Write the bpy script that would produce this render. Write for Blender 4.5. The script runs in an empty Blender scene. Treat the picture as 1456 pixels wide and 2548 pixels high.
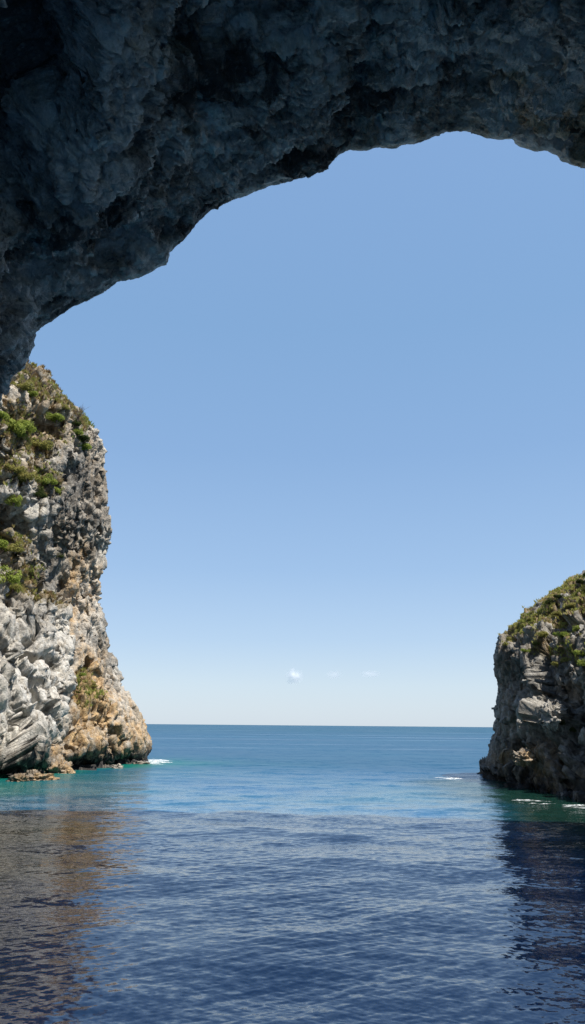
import bpy, math, random
import numpy as np
from mathutils import Vector, Matrix

random.seed(7)
RNG = np.random.default_rng(11)
scene = bpy.context.scene
C = scene.collection
F32 = np.float32

# ------------------------------------------------------------------ camera
W0, H0 = 1456.0, 2548.0                     # frame in which the outlines were measured
FPX = 26.0 / 36.0 * H0
CAM = np.array([0.0, 0.0, 5.0])
PITCH, ROLL = math.radians(16.09), math.radians(0.52)
_f = np.array([0, math.cos(PITCH), math.sin(PITCH)])
_u = np.array([0, -math.sin(PITCH), math.cos(PITCH)])
_r = np.array([1.0, 0, 0])
UP = _u * math.cos(ROLL) - _r * math.sin(ROLL)
RT = _r * math.cos(ROLL) + _u * math.sin(ROLL)
FW = _f

def at_depth(px, py, Y):
    """world point seen at (px, py) on the vertical plane y = Y"""
    px = np.asarray(px, float); py = np.asarray(py, float)
    d = FW[None] + RT[None] * ((px - W0 / 2) / FPX)[:, None] - UP[None] * ((py - H0 / 2) / FPX)[:, None]
    return CAM[None] + d * ((np.asarray(Y, float) - CAM[1]) / d[:, 1])[:, None]

def on_water(px, py):
    d = FW + RT * ((px - W0 / 2) / FPX) - UP * ((py - H0 / 2) / FPX)
    p = CAM + d * (-CAM[2] / d[2])
    return p

def project(P):
    q = P - CAM
    z = q @ FW
    zz = np.where(z > 0.1, z, 0.1)
    return W0 / 2 + (q @ RT) / zz * FPX, H0 / 2 - (q @ UP) / zz * FPX, z

cam = bpy.data.cameras.new('camera')
cam.sensor_fit = 'VERTICAL'; cam.sensor_height = 36.0; cam.lens = 26.0
cam.clip_start = 0.1; cam.clip_end = 300000
co = bpy.data.objects.new('camera', cam); C.objects.link(co)
m = Matrix(((RT[0], UP[0], -FW[0], CAM[0]), (RT[1], UP[1], -FW[1], CAM[1]), (RT[2], UP[2], -FW[2], CAM[2]), (0, 0, 0, 1)))
co.matrix_world = m
scene.camera = co

# ------------------------------------------------------------------ noise
def _hash(ix, iy, iz, seed):
    h = (ix.astype(np.uint32) * np.uint32(374761393)) ^ (iy.astype(np.uint32) * np.uint32(668265263)) ^ (iz.astype(np.uint32) * np.uint32(2147483647)) ^ np.uint32((seed * 974711 + 12345) & 0xffffffff)
    h = (h ^ (h >> np.uint32(15))) * np.uint32(2246822519)
    h = (h ^ (h >> np.uint32(13))) * np.uint32(3266489917)
    return h ^ (h >> np.uint32(16))

def _chunks(fn, p, *a):
    p = np.ascontiguousarray(p, dtype=F32)
    out = [fn(p[i:i + 40000], *a) for i in range(0, len(p), 40000)]
    if isinstance(out[0], tuple):
        return tuple(np.concatenate(o) for o in zip(*out))
    return np.concatenate(out)

_G = np.array([[1,1,0],[-1,1,0],[1,-1,0],[-1,-1,0],[1,0,1],[-1,0,1],[1,0,-1],[-1,0,-1],[0,1,1],[0,-1,1],[0,1,-1],[0,-1,-1],[1,1,0],[-1,1,0],[0,-1,1],[0,-1,-1]], dtype=F32)

def _perlin(p, seed):
    i = np.floor(p); f = p - i
    i = i.astype(np.int32)
    u = f * f * f * (f * (f * 6 - 15) + 10)
    r = []
    for dz in (0, 1):
        for dy in (0, 1):
            for dx in (0, 1):
                g = _G[_hash(i[:, 0] + dx, i[:, 1] + dy, i[:, 2] + dz, seed) & np.uint32(15)]
                r.append(g[:, 0] * (f[:, 0] - dx) + g[:, 1] * (f[:, 1] - dy) + g[:, 2] * (f[:, 2] - dz))
    x = [r[k] + (r[k + 1] - r[k]) * u[:, 0] for k in (0, 2, 4, 6)]
    y0 = x[0] + (x[1] - x[0]) * u[:, 1]; y1 = x[2] + (x[3] - x[2]) * u[:, 1]
    return y0 + (y1 - y0) * u[:, 2]

def perlin(p, seed=0):
    return _chunks(_perlin, p, seed)

def fbm(p, seed=0, octv=4, gain=0.5, ridged=False):
    s = 0; a = 1.0; t = 0; q = np.array(p, dtype=F32)
    for k in range(octv):
        n = perlin(q, seed + k * 17)
        if ridged: n = 0.5 - np.abs(n) * 1.6
        s = s + a * n; t += a; a *= gain; q = q * 2.03 + 11.7
    return s / t

def _cell(p, seed):
    i = np.floor(p).astype(np.int32)
    n = len(p)
    f1 = np.full(n, 9.0, F32); f2 = np.full(n, 9.0, F32); hid = np.zeros(n, np.uint32)
    off = np.zeros((n, 3), F32)
    for dz in (-1, 0, 1):
        for dy in (-1, 0, 1):
            for dx in (-1, 0, 1):
                cx, cy, cz = i[:, 0] + dx, i[:, 1] + dy, i[:, 2] + dz
                h = _hash(cx, cy, cz, seed)
                ox = cx + (h & np.uint32(1023)).astype(F32) / 1023.0 - p[:, 0]
                oy = cy + ((h >> np.uint32(10)) & np.uint32(1023)).astype(F32) / 1023.0 - p[:, 1]
                oz = cz + ((h >> np.uint32(20)) & np.uint32(1023)).astype(F32) / 1023.0 - p[:, 2]
                d = ox * ox + oy * oy + oz * oz
                b = d < f1
                f2 = np.where(b, f1, np.minimum(f2, d))
                f1 = np.where(b, d, f1); hid = np.where(b, h, hid)
                off[b, 0] = ox[b]; off[b, 1] = oy[b]; off[b, 2] = oz[b]
    return np.sqrt(f1), np.sqrt(f2), hid, off

def cells(p, seed=0):
    return _chunks(_cell, p, seed)

def _rnd(h, k):
    g = (h ^ np.uint32((k * 2654435761) & 0xffffffff)) * np.uint32(2246822519)
    g = g ^ (g >> np.uint32(15))
    return (g & np.uint32(65535)).astype(F32) / 65535.0

def facets(p, seed=0, tilt=0.9, crack=0.0):
    """fractured, blocky height: every cell a tilted plane of its own"""
    f1, f2, h, off = cells(p, seed)
    t = np.stack([_rnd(h, 1) - .5, _rnd(h, 2) - .5, _rnd(h, 3) - .5], 1)
    v = (_rnd(h, 4) - .5) + tilt * 2 * np.sum(t * off, 1)
    if crack: v = v - crack * np.clip(1 - (f2 - f1) / 0.09, 0, 1)
    return v

def refine(P, N, d, fine, w):
    """large shapes first, then the fine relief along the normals of the displaced rock"""
    V1 = P + N * d[..., None]
    N2 = grid_normals(V1)
    N2 = np.where(np.sum(N2 * N, -1, keepdims=True) < 0, -N2, N2)
    sm = N2.copy()
    for _ in range(2):
        sm[1:-1, 1:-1] = (sm[1:-1, 1:-1] * 2 + sm[:-2, 1:-1] + sm[2:, 1:-1] + sm[1:-1, :-2] + sm[1:-1, 2:]) / 6
    h = fine(V1.reshape(-1, 3)).reshape(d.shape)
    return V1 + sm * (h * w)[..., None]

def sstep(a, b, x):
    t = np.clip((x - a) / (b - a), 0, 1)
    return t * t * (3 - 2 * t)

def blob(px, py, cx, cy, rx, ry, ang=0.0, hard=0.55):
    a = math.radians(ang); c, s = math.cos(a), math.sin(a)
    x = (px - cx); y = (py - cy)
    r = np.sqrt(((x * c + y * s) / rx) ** 2 + ((-x * s + y * c) / ry) ** 2)
    return 1 - sstep(hard, 1.0, r)

# ------------------------------------------------------------------ mesh helpers
def mesh_obj(name, V, Fq, mat, parent=None, smooth=True, attrs=None):
    me = bpy.data.meshes.new(name)
    V = np.asarray(V, dtype=F32); Fq = np.asarray(Fq, dtype=np.int32)
    k = Fq.shape[1]
    me.vertices.add(len(V)); me.vertices.foreach_set('co', V.ravel())
    me.loops.add(Fq.size); me.loops.foreach_set('vertex_index', Fq.ravel())
    me.polygons.add(len(Fq)); me.polygons.foreach_set('loop_start', np.arange(0, Fq.size, k, dtype=np.int32))
    me.polygons.foreach_set('loop_total', np.full(len(Fq), k, dtype=np.int32))
    me.polygons.foreach_set('use_smooth', np.full(len(Fq), smooth, dtype=bool))
    for an, av in (attrs or {}).items():
        a = me.attributes.new(an, 'FLOAT', 'POINT'); a.data.foreach_set('value', np.ascontiguousarray(av, dtype=F32))
    me.update(); me.validate()
    me.materials.append(mat)
    o = bpy.data.objects.new(name, me); C.objects.link(o)
    if parent is not None: o.parent = parent
    return o

def grid_faces(nr, nc, flip=False, closed=False):
    idx = np.arange(nr * nc).reshape(nr, nc)
    if closed: idx = np.concatenate([idx, idx[:, :1]], 1)
    a, b, c, d = idx[:-1, :-1], idx[:-1, 1:], idx[1:, 1:], idx[1:, :-1]
    q = np.stack([a, b, c, d], -1).reshape(-1, 4)
    return q[:, ::-1] if flip else q

def grid_normals(P):
    du = np.gradient(P, axis=1); dv = np.gradient(P, axis=0)
    n = np.cross(du, dv); n /= (np.linalg.norm(n, axis=-1, keepdims=True) + 1e-9)
    return n

def tag(o, label=None, cat=None, group=None, kind=None):
    if label: o['label'] = label
    if cat: o['category'] = cat
    if group: o['group'] = group
    if kind: o['kind'] = kind
    return o

def resample(pts, n, w=None):
    """n points evenly along a polyline (or with density w(t))"""
    pts = np.asarray(pts, float)
    s = np.r_[0, np.cumsum(np.linalg.norm(np.diff(pts, axis=0), axis=1))]
    t = np.linspace(0, s[-1], n) if w is None else np.asarray(w) * s[-1]
    return np.stack([np.interp(t, s, pts[:, k]) for k in range(pts.shape[1])], 1)

# ------------------------------------------------------------------ materials
class NT:
    def __init__(self, name):
        self.m = bpy.data.materials.new(name); self.m.use_nodes = True
        self.t = self.m.node_tree; self.t.nodes.clear()
        self.out = self.n('ShaderNodeOutputMaterial')
    def n(self, typ, **kw):
        nd = self.t.nodes.new(typ)
        for k, v in kw.items():
            if k.startswith('_'): setattr(nd, k[1:], v)
        for k, v in kw.items():
            if not k.startswith('_'):
                k = k.replace('__', ' ')
                self.set(nd.inputs[int(k[1:])] if k[0] == 'i' and k[1:].isdigit() else nd.inputs[k], v)
        return nd
    def set(self, sock, v):
        if hasattr(v, 'links') or isinstance(v, bpy.types.NodeSocket): self.t.links.new(v, sock)
        else: sock.default_value = v
    def math(self, op, a, b=0.0, clamp=False):
        nd = self.n('ShaderNodeMath', _operation=op, _use_clamp=clamp, i0=a, i1=b); return nd.outputs[0]
    def noise(self, vec, scale, detail=6.0, rough=0.6, dist=0.0, out=0):
        nd = self.n('ShaderNodeTexNoise', Vector=vec, Scale=scale, Detail=detail, Roughness=rough, Distortion=dist); return nd.outputs[out]
    def ramp(self, fac, stops):
        nd = self.n('ShaderNodeValToRGB', Fac=fac); e = nd.color_ramp.elements
        while len(e) < len(stops): e.new(0.5)
        for k, (p, c) in enumerate(stops):
            e[k].position = p; e[k].color = (*c, 1) if len(c) == 3 else c
        return nd.outputs[0]
    def maprange(self, v, a, b, c=0.0, d=1.0):
        nd = self.n('ShaderNodeMapRange', i0=v, i1=a, i2=b, i3=c, i4=d); return nd.outputs[0]
    def mix(self, fac, a, b, blend='MIX'):
        nd = self.n('ShaderNodeMix', _data_type='RGBA', _blend_type=blend)
        self.set(nd.inputs[0], fac); self.set(nd.inputs[6], a if not isinstance(a, tuple) else (*a, 1)[:4]); self.set(nd.inputs[7], b if not isinstance(b, tuple) else (*b, 1)[:4])
        return nd.outputs[2]
    def attr(self, name):
        return self.n('ShaderNodeAttribute', _attribute_name=name).outputs['Fac']
    def mapping(self, vec, scale=(1, 1, 1), rot=(0, 0, 0)):
        return self.n('ShaderNodeMapping', Vector=vec, Scale=scale, Rotation=rot).outputs[0]
    def done(self, sh):
        self.t.links.new(sh, self.out.inputs[0]); return self.m

def rock_material(name, dark, mid, light, bump=0.12, scale=1.0, stretch=(1, 1, 0.35), och=(0.44, 0.295, 0.15), rough=0.9, spec=0.2, palec=(0.62, 0.595, 0.545), gate=(0.36, 0.58), contrast=1.0):
    t = NT(name)
    co_ = t.n('ShaderNodeTexCoord').outputs['Object']
    n1 = t.noise(co_, 0.28 * scale, 8, 0.6, 0.3)
    n2 = t.noise(co_, 2.3 * scale, 10, 0.72)
    ns = t.noise(t.mapping(co_, stretch), 1.1 * scale, 9, 0.65, 0.4)
    s = t.math('ADD', t.math('MULTIPLY', n1, 0.30), t.math('ADD', t.math('MULTIPLY', n2, 0.30), t.math('MULTIPLY', ns, 0.40)))
    col = t.ramp(s, [(0.48 - .12 * contrast, dark), (0.48, mid), (0.48 + .12 * contrast, light)])
    # warm and cool veins
    v = t.noise(t.mapping(co_, stretch), 0.6 * scale, 6, 0.6, 1.2)
    col = t.mix(t.maprange(v, 0.5, 0.68, 0, 0.5), col, (mid[0] * 1.28, mid[1] * 1.03, mid[2] * 0.74))
    # ochre staining
    on = t.noise(t.mapping(co_, (1, 1, 0.4)), 1.0 * scale, 9, 0.7)
    of = t.math('MULTIPLY', t.attr('ochre'), t.maprange(on, 0.36, 0.6), True)
    oc = t.ramp(t.noise(co_, 1.7 * scale, 6, 0.7), [(0.35, (och[0] * .55, och[1] * .5, och[2] * .5)), (0.5, och), (0.64, (och[0] * 1.35, och[1] * 1.45, och[2] * 1.6))])
    col = t.mix(of, col, oc)
    # pale, lichen-bleached faces; on the arch also lit patches put into the colour
    pn = t.noise(co_, 0.9 * scale, 9, 0.7)
    pf = t.math('MULTIPLY', t.attr('pale'), t.maprange(pn, gate[0], gate[1]), True)
    col = t.mix(pf, col, palec)
    # black algae streaks; on the arch also the shade of its recess, painted in
    wn = t.noise(t.mapping(co_, (1, 1, 0.25)), 1.6 * scale, 8, 0.7)
    wf = t.math('MULTIPLY', t.attr('stain_shade'), t.maprange(wn, gate[0] - .02, gate[1] - .02), True)
    col = t.mix(wf, col, (0.045, 0.043, 0.042))
    # thin soil and turf
    tn = t.noise(co_, 1.4, 9, 0.75)
    tf = t.math('MULTIPLY', t.attr('turf'), t.maprange(tn, 0.36, 0.52), True)
    tc = t.ramp(t.noise(co_, 0.8, 6, 0.7), [(0.36, (0.10, 0.085, 0.03)), (0.48, (0.18, 0.135, 0.06)), (0.6, (0.27, 0.19, 0.10))])
    col = t.mix(tf, col, tc)
    b1 = t.noise(co_, 2.6 * scale, 14, 0.72, 0.4)
    vo = t.n('ShaderNodeTexVoronoi', Vector=t.mapping(co_, (1, 1, 0.6)), Scale=3.2 * scale, _feature='F1').outputs[0]
    hgt = t.math('ADD', t.math('MULTIPLY', b1, 1.0), t.math('MULTIPLY', vo, 0.25))
    bp = t.n('ShaderNodeBump', Strength=0.9, Distance=bump, Height=hgt)
    bs = t.n('ShaderNodeBsdfPrincipled', Base__Color=col, Roughness=rough, Normal=bp.outputs[0])
    bs.inputs['Specular IOR Level'].default_value = spec
    return t.done(bs.outputs[0])

M_ARCH = rock_material('arch rock', (0.09, 0.088, 0.084), (0.36, 0.35, 0.33), (0.70, 0.68, 0.64), bump=0.3, rough=0.62, spec=0.5, contrast=0.62, palec=(0.82, 0.80, 0.75), gate=(0.28, 0.48), scale=2.4, stretch=(0.55, 1.7, 0.8), och=(0.60, 0.47, 0.31))
M_LEFT = rock_material('sunlit limestone', (0.07, 0.067, 0.062), (0.33, 0.308, 0.27), (0.68, 0.63, 0.54), bump=0.42)
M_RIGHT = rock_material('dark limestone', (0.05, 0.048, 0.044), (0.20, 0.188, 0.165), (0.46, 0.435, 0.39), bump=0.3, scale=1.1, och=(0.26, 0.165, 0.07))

def leaf_material(name, stops, trans=0.4):
    t = NT(name)
    col = t.ramp(t.attr('shade'), stops)
    d = t.n('ShaderNodeBsdfDiffuse', Color=col, Roughness=0.5)
    tr = t.n('ShaderNodeBsdfTranslucent', Color=col)
    mx = t.n('ShaderNodeMixShader', i0=trans, i1=d.outputs[0], i2=tr.outputs[0])
    return t.done(mx.outputs[0])

M_GREEN = leaf_material('bright leaves', [(0.0, (0.09, 0.13, 0.025)), (0.5, (0.33, 0.40, 0.085)), (1.0, (0.55, 0.58, 0.18))])
M_OLIVE = leaf_material('olive leaves', [(0.0, (0.13, 0.135, 0.04)), (0.5, (0.40, 0.38, 0.12)), (1.0, (0.60, 0.54, 0.23))])
M_DKGRN = leaf_material('dark leaves', [(0.0, (0.025, 0.04, 0.015)), (0.5, (0.06, 0.085, 0.028)), (1.0, (0.13, 0.15, 0.05))])
M_DRY = leaf_material('dry grass', [(0.0, (0.24, 0.15, 0.085)), (0.38, (0.42, 0.31, 0.16)), (0.56, (0.50, 0.45, 0.18)), (0.72, (0.42, 0.44, 0.13)), (1.0, (0.28, 0.36, 0.08))])
M_SCRUB = leaf_material('low scrub', [(0.0, (0.11, 0.12, 0.035)), (0.4, (0.42, 0.44, 0.12)), (0.72, (0.62, 0.55, 0.24)), (1.0, (0.54, 0.41, 0.23))])
t = NT('woody stem')
M_TWIG = t.done(t.n('ShaderNodeBsdfDiffuse', Color=t.ramp(t.noise(t.n('ShaderNodeTexCoord').outputs['Object'], 9.0), [(0.3, (0.10, 0.075, 0.06)), (0.7, (0.22, 0.17, 0.14))])).outputs[0])

# ------------------------------------------------------------------ sea
WAVES = []
for k in range(64):
    lam = 0.13 * (36.0) ** (k / 63.0)
    a0 = math.radians(-84 + RNG.normal(0, 48)) if k % 3 else math.radians((-52 if k % 2 else -125) + RNG.normal(0, 16))
    amp = 0.0036 * lam ** 0.74 * min(1.0, 0.55 / lam) ** 0.55 * RNG.uniform(.6, 1.3)
    WAVES.append((lam, math.cos(a0), math.sin(a0), amp, RNG.uniform(0, 6.28)))

for lam, dg, k in ((2.3, -62, .0052), (3.1, -118, .005), (4.4, -50, .0055), (6.5, -105, .005), (9.0, -75, .004)):
    WAVES.append((lam, math.cos(math.radians(dg)), math.sin(math.radians(dg)), lam * k, dg * .3))

def sea_height(x, y, spacing):
    h = np.zeros_like(x)
    # gusts: ruffled and smoother areas
    g = 0.75 + 1.1 * fbm(np.stack([x / 9, y / 16, 0 * x], 1), 301, 3)
    for lam, cx, cy, amp, ph in WAVES:
        w = sstep(2.2, 4.5, lam / spacing)
        ph2 = 2 * math.pi / lam * (cx * x + cy * y) + ph
        s = np.sin(ph2)
        c = 1 - np.abs(np.sin(ph2 * .5)) * 2       # sharper crests
        h += amp * w * (0.6 * s + 0.4 * c) * (g if lam < 2.5 else 1.0)
    return h

ang = np.concatenate([np.linspace(-math.pi, -0.62, 60)[:-1], np.linspace(-0.62, -0.44, 30)[:-1], np.linspace(-0.44, 0.44, 760), np.linspace(0.44, 0.62, 30)[1:], np.linspace(0.62, math.pi, 60)[1:-1]])
rad = np.concatenate([np.linspace(0.4, 9.5, 26)[:-1], 1.0 / np.linspace(1 / 9.5, 1 / 240.0, 1000), np.geomspace(240, 90000, 60)[1:]])
A, R = np.meshgrid(ang, rad)
dA = np.gradient(ang)[None] * R; dR = np.gradient(rad)[:, None] + 0 * A
SP = np.maximum(dA, dR * 0.75).ravel()
sx = (np.sin(A) * R).ravel(); sy = (np.cos(A) * R).ravel()
sz = sea_height(sx.astype(F32), sy.astype(F32), SP)
# shoal water close in to the two cliffs, and a turquoise band between them
def shoal_at(x, y):
    n = fbm(np.stack([x / 14, y / 14, 0 * x], 1), 77, 3)
    cl = -20.5 - 0.236 * (106 - y)
    dl = np.abs(x - cl) + np.where(y > 106, (y - 106) * 1.0, 0)
    left = np.exp(-np.clip(dl - 2, 0, 999) / 7.0) * sstep(40, 60, y)
    dr = np.clip(20.5 - x, 0, 999) + np.where(y > 72, (y - 72), 0)
    right = np.exp(-dr / 3.0) * 0.08 * sstep(40, 50, y)
    mid = 0.24 * np.exp(-((y - 56) / 16.0) ** 2)  # weak turquoise band across the water, away from the cliffs
    return np.clip((left + right + mid) * (1 + 1.2 * n), 0, 1)
shoal = shoal_at(sx.astype(F32), sy.astype(F32))

cliff_shade = (1 - sstep(5.0, 12.5, 21 - sx + 0.8 * np.sin(sy * .5) + 0.5 * np.sin(sy * 1.3 + 2))) * np.where(sy > 76, np.exp(-(sy - 76) / 4.0), 1)  # right cliff's shadow and dark reflection painted into the water colour
cliff_shade = np.maximum(cliff_shade, (1 - sstep(-13.5, -4.5, sx + 0.9 * np.sin(sy * .6) + 0.6 * np.sin(sy * 1.7 + 1))) * (1 - sstep(40, 47, sy)))  # dark reflection along the left side, painted in likewise
t = NT('sea water')
co_ = t.n('ShaderNodeTexCoord').outputs['Object']
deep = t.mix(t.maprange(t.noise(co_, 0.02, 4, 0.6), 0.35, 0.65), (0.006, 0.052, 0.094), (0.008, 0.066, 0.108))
deep = t.mix(t.attr('far_chop'), (0.004, 0.072, 0.205), deep)  # nearer water bluer: the arch-shaded sea is lifted by its colour
cliff_shade_f = t.attr('cliff_shade')
col = t.mix(t.attr('shoal'), deep, (0.004, 0.125, 0.098))
col = t.mix(cliff_shade_f, col, (0.006, 0.030, 0.022))
geo = t.n('ShaderNodeNewGeometry')
def slopes(vec, scale, detail, rough, dist=0.0):
    c = t.noise(vec, scale, detail, rough, dist, out=1)
    return t.n('ShaderNodeVectorMath', _operation='SUBTRACT', i0=c, i1=(0.5, 0.5, 0.5)).outputs[0]
va = t.mapping(co_, (0.70, 1.0, 1.0), (0, 0, math.radians(8)))
vb = t.mapping(co_, (0.55, 1.0, 1.0), (0, 0, math.radians(-24)))
s1 = slopes(va, 4.6, 5.0, 0.66)
s2 = slopes(vb, 0.95, 5.0, 0.6)
s3 = slopes(t.mapping(co_, (0.05, 0.22, 1)), 0.05, 3.0, 0.5)
s4 = slopes(t.mapping(co_, (0.35, 1.0, 1), (0, 0, math.radians(12))), 0.33, 5.0, 0.65)
gust = t.maprange(t.noise(t.mapping(co_, (0.25, 1, 1)), 0.11, 4, 0.6), 0.3, 0.7, 0.4, 1.45)
def scl(v, k):
    nd = t.n('ShaderNodeVectorMath', _operation='SCALE', i0=v); t.set(nd.inputs['Scale'], k); return nd.outputs[0]
def add(a, b): return t.n('ShaderNodeVectorMath', _operation='ADD', i0=a, i1=b).outputs[0]
slick = t.maprange(t.noise(t.mapping(co_, (0.0035, 0.022, 1)), 1.0, 4, 0.6), 0.55, 0.66, 1.0, 0.45)
far_chop = t.math('MULTIPLY', t.attr('far_chop'), slick)
sl = add(scl(s1, t.math('MULTIPLY', gust, t.maprange(far_chop, 0, 1, 0.46, 0.6))), add(scl(s2, t.maprange(far_chop, 0, 1, 0.14, 0.75)), add(scl(s3, 0.2), scl(s4, t.maprange(far_chop, 0, 1, 0.16, 0.60)))))
sl = t.n('ShaderNodeVectorMath', _operation='MULTIPLY', i0=sl, i1=(0.75, 1.0, 0.0)).outputs[0]
nrm = t.n('ShaderNodeVectorMath', _operation='NORMALIZE', i0=add(geo.outputs['Normal'], sl)).outputs[0]
bs = t.n('ShaderNodeBsdfPrincipled', Specular__Tint=(0.63, 0.87, 1.0, 1), Base__Color=col, Roughness=t.maprange(far_chop, 0, 1, 0.05, 0.40), IOR=1.42, Normal=nrm)
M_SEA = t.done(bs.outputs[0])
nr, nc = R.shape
sea = mesh_obj('sea', np.stack([sx, sy, sz], 1), grid_faces(nr, nc, flip=True, closed=True), M_SEA, attrs={'shoal': shoal, 'cliff_shade': cliff_shade, 'far_chop': sstep(20, 115, R.ravel()) * (0.85 + 0.15 * sstep(150, 900, R.ravel()))})
sea['kind'] = 'structure'

# ------------------------------------------------------------------ rock arch
DL = 36.0
LIP = [(-110, 2250), (-100, 1900), (-90, 1600), (-80, 1350), (-45, 1150), (0, 1020), (10, 985), (40, 942), (65, 920), (75, 900), (80, 880), (92, 860), (97, 830), (120, 812), (150, 795), (200, 765), (230, 752), (270, 728),
       (300, 708), (360, 694), (390, 680), (420, 664), (430, 640), (440, 622), (455, 610), (485, 575), (500, 553), (530, 530), (550, 520), (575, 505), (630, 485), (660, 475), (690, 463),
       (730, 455), (760, 450), (805, 435), (825, 410), (850, 390), (870, 380), (905, 385), (945, 374), (975, 376), (1020, 368), (1060, 355), (1085, 345), (1110, 338), (1160, 335),
       (1200, 348), (1240, 350), (1270, 355), (1290, 370), (1320, 380), (1355, 380), (1380, 395), (1390, 405), (1420, 418), (1456, 428), (1560, 480), (1680, 640), (1790, 950), (1850, 1400), (1840, 1900), (1800, 2300)]
LIP = np.array(LIP, float); LIP[:, 1] += 9; LIP[(LIP[:, 0] < 140) & (LIP[:, 1] > 780), 0] += 5
cum = np.r_[0, np.cumsum(np.linalg.norm(np.diff(LIP, axis=0), axis=1))]
cum /= cum[-1]
ta = cum[4]; tb = cum[57]
tt = np.concatenate([np.linspace(0, ta, 90)[:-1], np.linspace(ta, tb, 1000), np.linspace(tb, 1, 110)[1:]])
lip = resample(LIP, 0, tt)
L3 = at_depth(lip[:, 0], lip[:, 1], np.full(len(lip), DL))
tang = np.gradient(L3, axis=0); tang[:, 1] = 0
outw = np.stack([-tang[:, 2], 0 * tang[:, 0], tang[:, 0]], 1)          # away from the opening
ker = np.hanning(121); ker /= ker.sum()
for k in (0, 2):
    outw[:, k] = np.convolve(np.pad(outw[:, k], 60, mode='edge'), ker, mode='valid')
outw /= np.linalg.norm(outw, axis=1, keepdims=True)
# depth rows: (y, outward offset): from the outer face round the lip and back into the cave
rows = [(0.6, 60.0, 0)]
for y, o_ in ((4, 44), (12, 34), (24, 26), (31, 20), (34, 12), (35.5, 7), (36.2, 4)):
    rows.append((y, o_, 1))
for a in np.linspace(60, 0, 14): rows.append((DL - 0.9 + 0.9 * math.sin(math.radians(a)) , 0.9 * (1 - math.cos(math.radians(a))) if a else 0.0, 1))
for tq in np.concatenate([np.linspace(0.05, 20, 480), np.linspace(20, 33, 40)[1:]]):
    rows.append((DL - 0.9 - tq, -0.15 * min(tq, 24) + 0.9 * (1 - math.exp(-tq / 2.5)) * 0.6, 2))
P = np.zeros((len(rows), len(lip), 3)); TD = np.zeros(P.shape[:2])
for i, (y, o_, fl) in enumerate(rows):
    P[i] = L3 + outw * o_; P[i, :, 1] = y
    TD[i] = DL - y if fl == 2 else -o_
_w = fbm(np.stack([np.arange(len(lip)) / 55.0, 0 * lip[:, 0], 0 * lip[:, 0]], 1), 19, 4) * 5.0
for i, (y, o_, fl) in enumerate(rows):
    if fl == 1 and o_ > 3: P[i, :, 1] += _w * min(1, (o_ - 3) / 5)      # an uneven outer face
P[0, :, 2] = np.clip(P[0, :, 2], -6, 60)
# the cave narrows a little; an unseen opening added at the back brightens the vault
ctr = np.array([2.0, 0, 12.0])
back = []
for kx, yy in ((1.0, 1.8), (1.06, 1.3), (1.25, 1.0), (1.7, 0.8)):
    b = ctr + (P[-1] - ctr) * kx; b[:, 1] = yy; back.append(b)
P = np.concatenate([P, np.array(back)]); TD = np.concatenate([TD, np.full((4, len(lip)), 35.0)])
N = grid_normals(P)
mid_ = N[300, 500]
if mid_[2] > 0: N = -N                                                  # towards the cave's hollow
px, py, pz = project(P.reshape(-1, 3)); px = px.reshape(TD.shape); py = py.reshape(TD.shape)
p = P.reshape(-1, 3).astype(F32)
warp = np.stack([fbm(p / 3.0, 5, 3), fbm(p / 3.0, 6, 3), fbm(p / 3.0, 7, 3)], 1)
q = (p + warp * 0.8) * np.array([0.7, 1.2, 0.7], F32)
d = 1.5 * fbm(p / 9.5 + 3.1, 21, 3)
d += 0.6 * facets(q / 3.6, 31, 1.1)
d += 0.4 * fbm(q / 2.6, 41, 3, 0.55, True)
d -= 1.0 * sstep(0.10, 0.30, fbm(q * np.array([.8, 1, 1], F32) / 3.0 + 8, 51, 3))
d = (d - d.mean()).reshape(TD.shape)
arc = np.r_[0, np.cumsum(np.linalg.norm(np.diff(L3, axis=0), axis=1))]
ARC = np.repeat(arc[None], TD.shape[0], 0).ravel(); RAD = (np.sum((P - L3[None]) * outw[None], -1)).ravel()
def fine_arch(v):
    v = v.astype(F32)
    bed = np.stack([ARC, v[:, 1], np.linalg.norm(v[:, (0, 2)] - np.array([3.0, 5.0]), axis=1)], 1).astype(F32)
    bw = bed + (warp * 0.5)
    # bedding that follows the vault: long thin plates, then grit
    h = 0.42 * fbm(bw * np.array([.28, .95, .9], F32), 42, 6, 0.64, True) + 0.20 * facets(bw * np.array([.22, 1.0, .9], F32) * 0.8 + 5, 32, 1.2)
    h += 0.17 * facets(bw * np.array([.5, 1.1, 1.0], F32) * 2.4 + 9, 33, 1.2) + 0.16 * fbm(v / 0.3, 44, 4, 0.68, True)
    dia = np.stack([bw[:, 0] * .94 + bw[:, 1] * .34, bw[:, 1] * .94 - bw[:, 0] * .34, bw[:, 2]], 1).astype(F32)
    h += 0.60 * fbm(dia * np.array([.16, .95, .8], F32), 55, 5, .6, True) + 0.30 * fbm(dia * np.array([.45, 3.2, 2.5], F32), 56, 4, .62, True)
    c1, c2, ch, _o = cells(bw * np.array([.4, 1, 1], F32) / 1.1, 47)
    h -= 0.8 * np.clip(0.48 - c1, 0, 1) * (_rnd(ch, 9) > 0.6)
    return h - h.mean()
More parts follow.
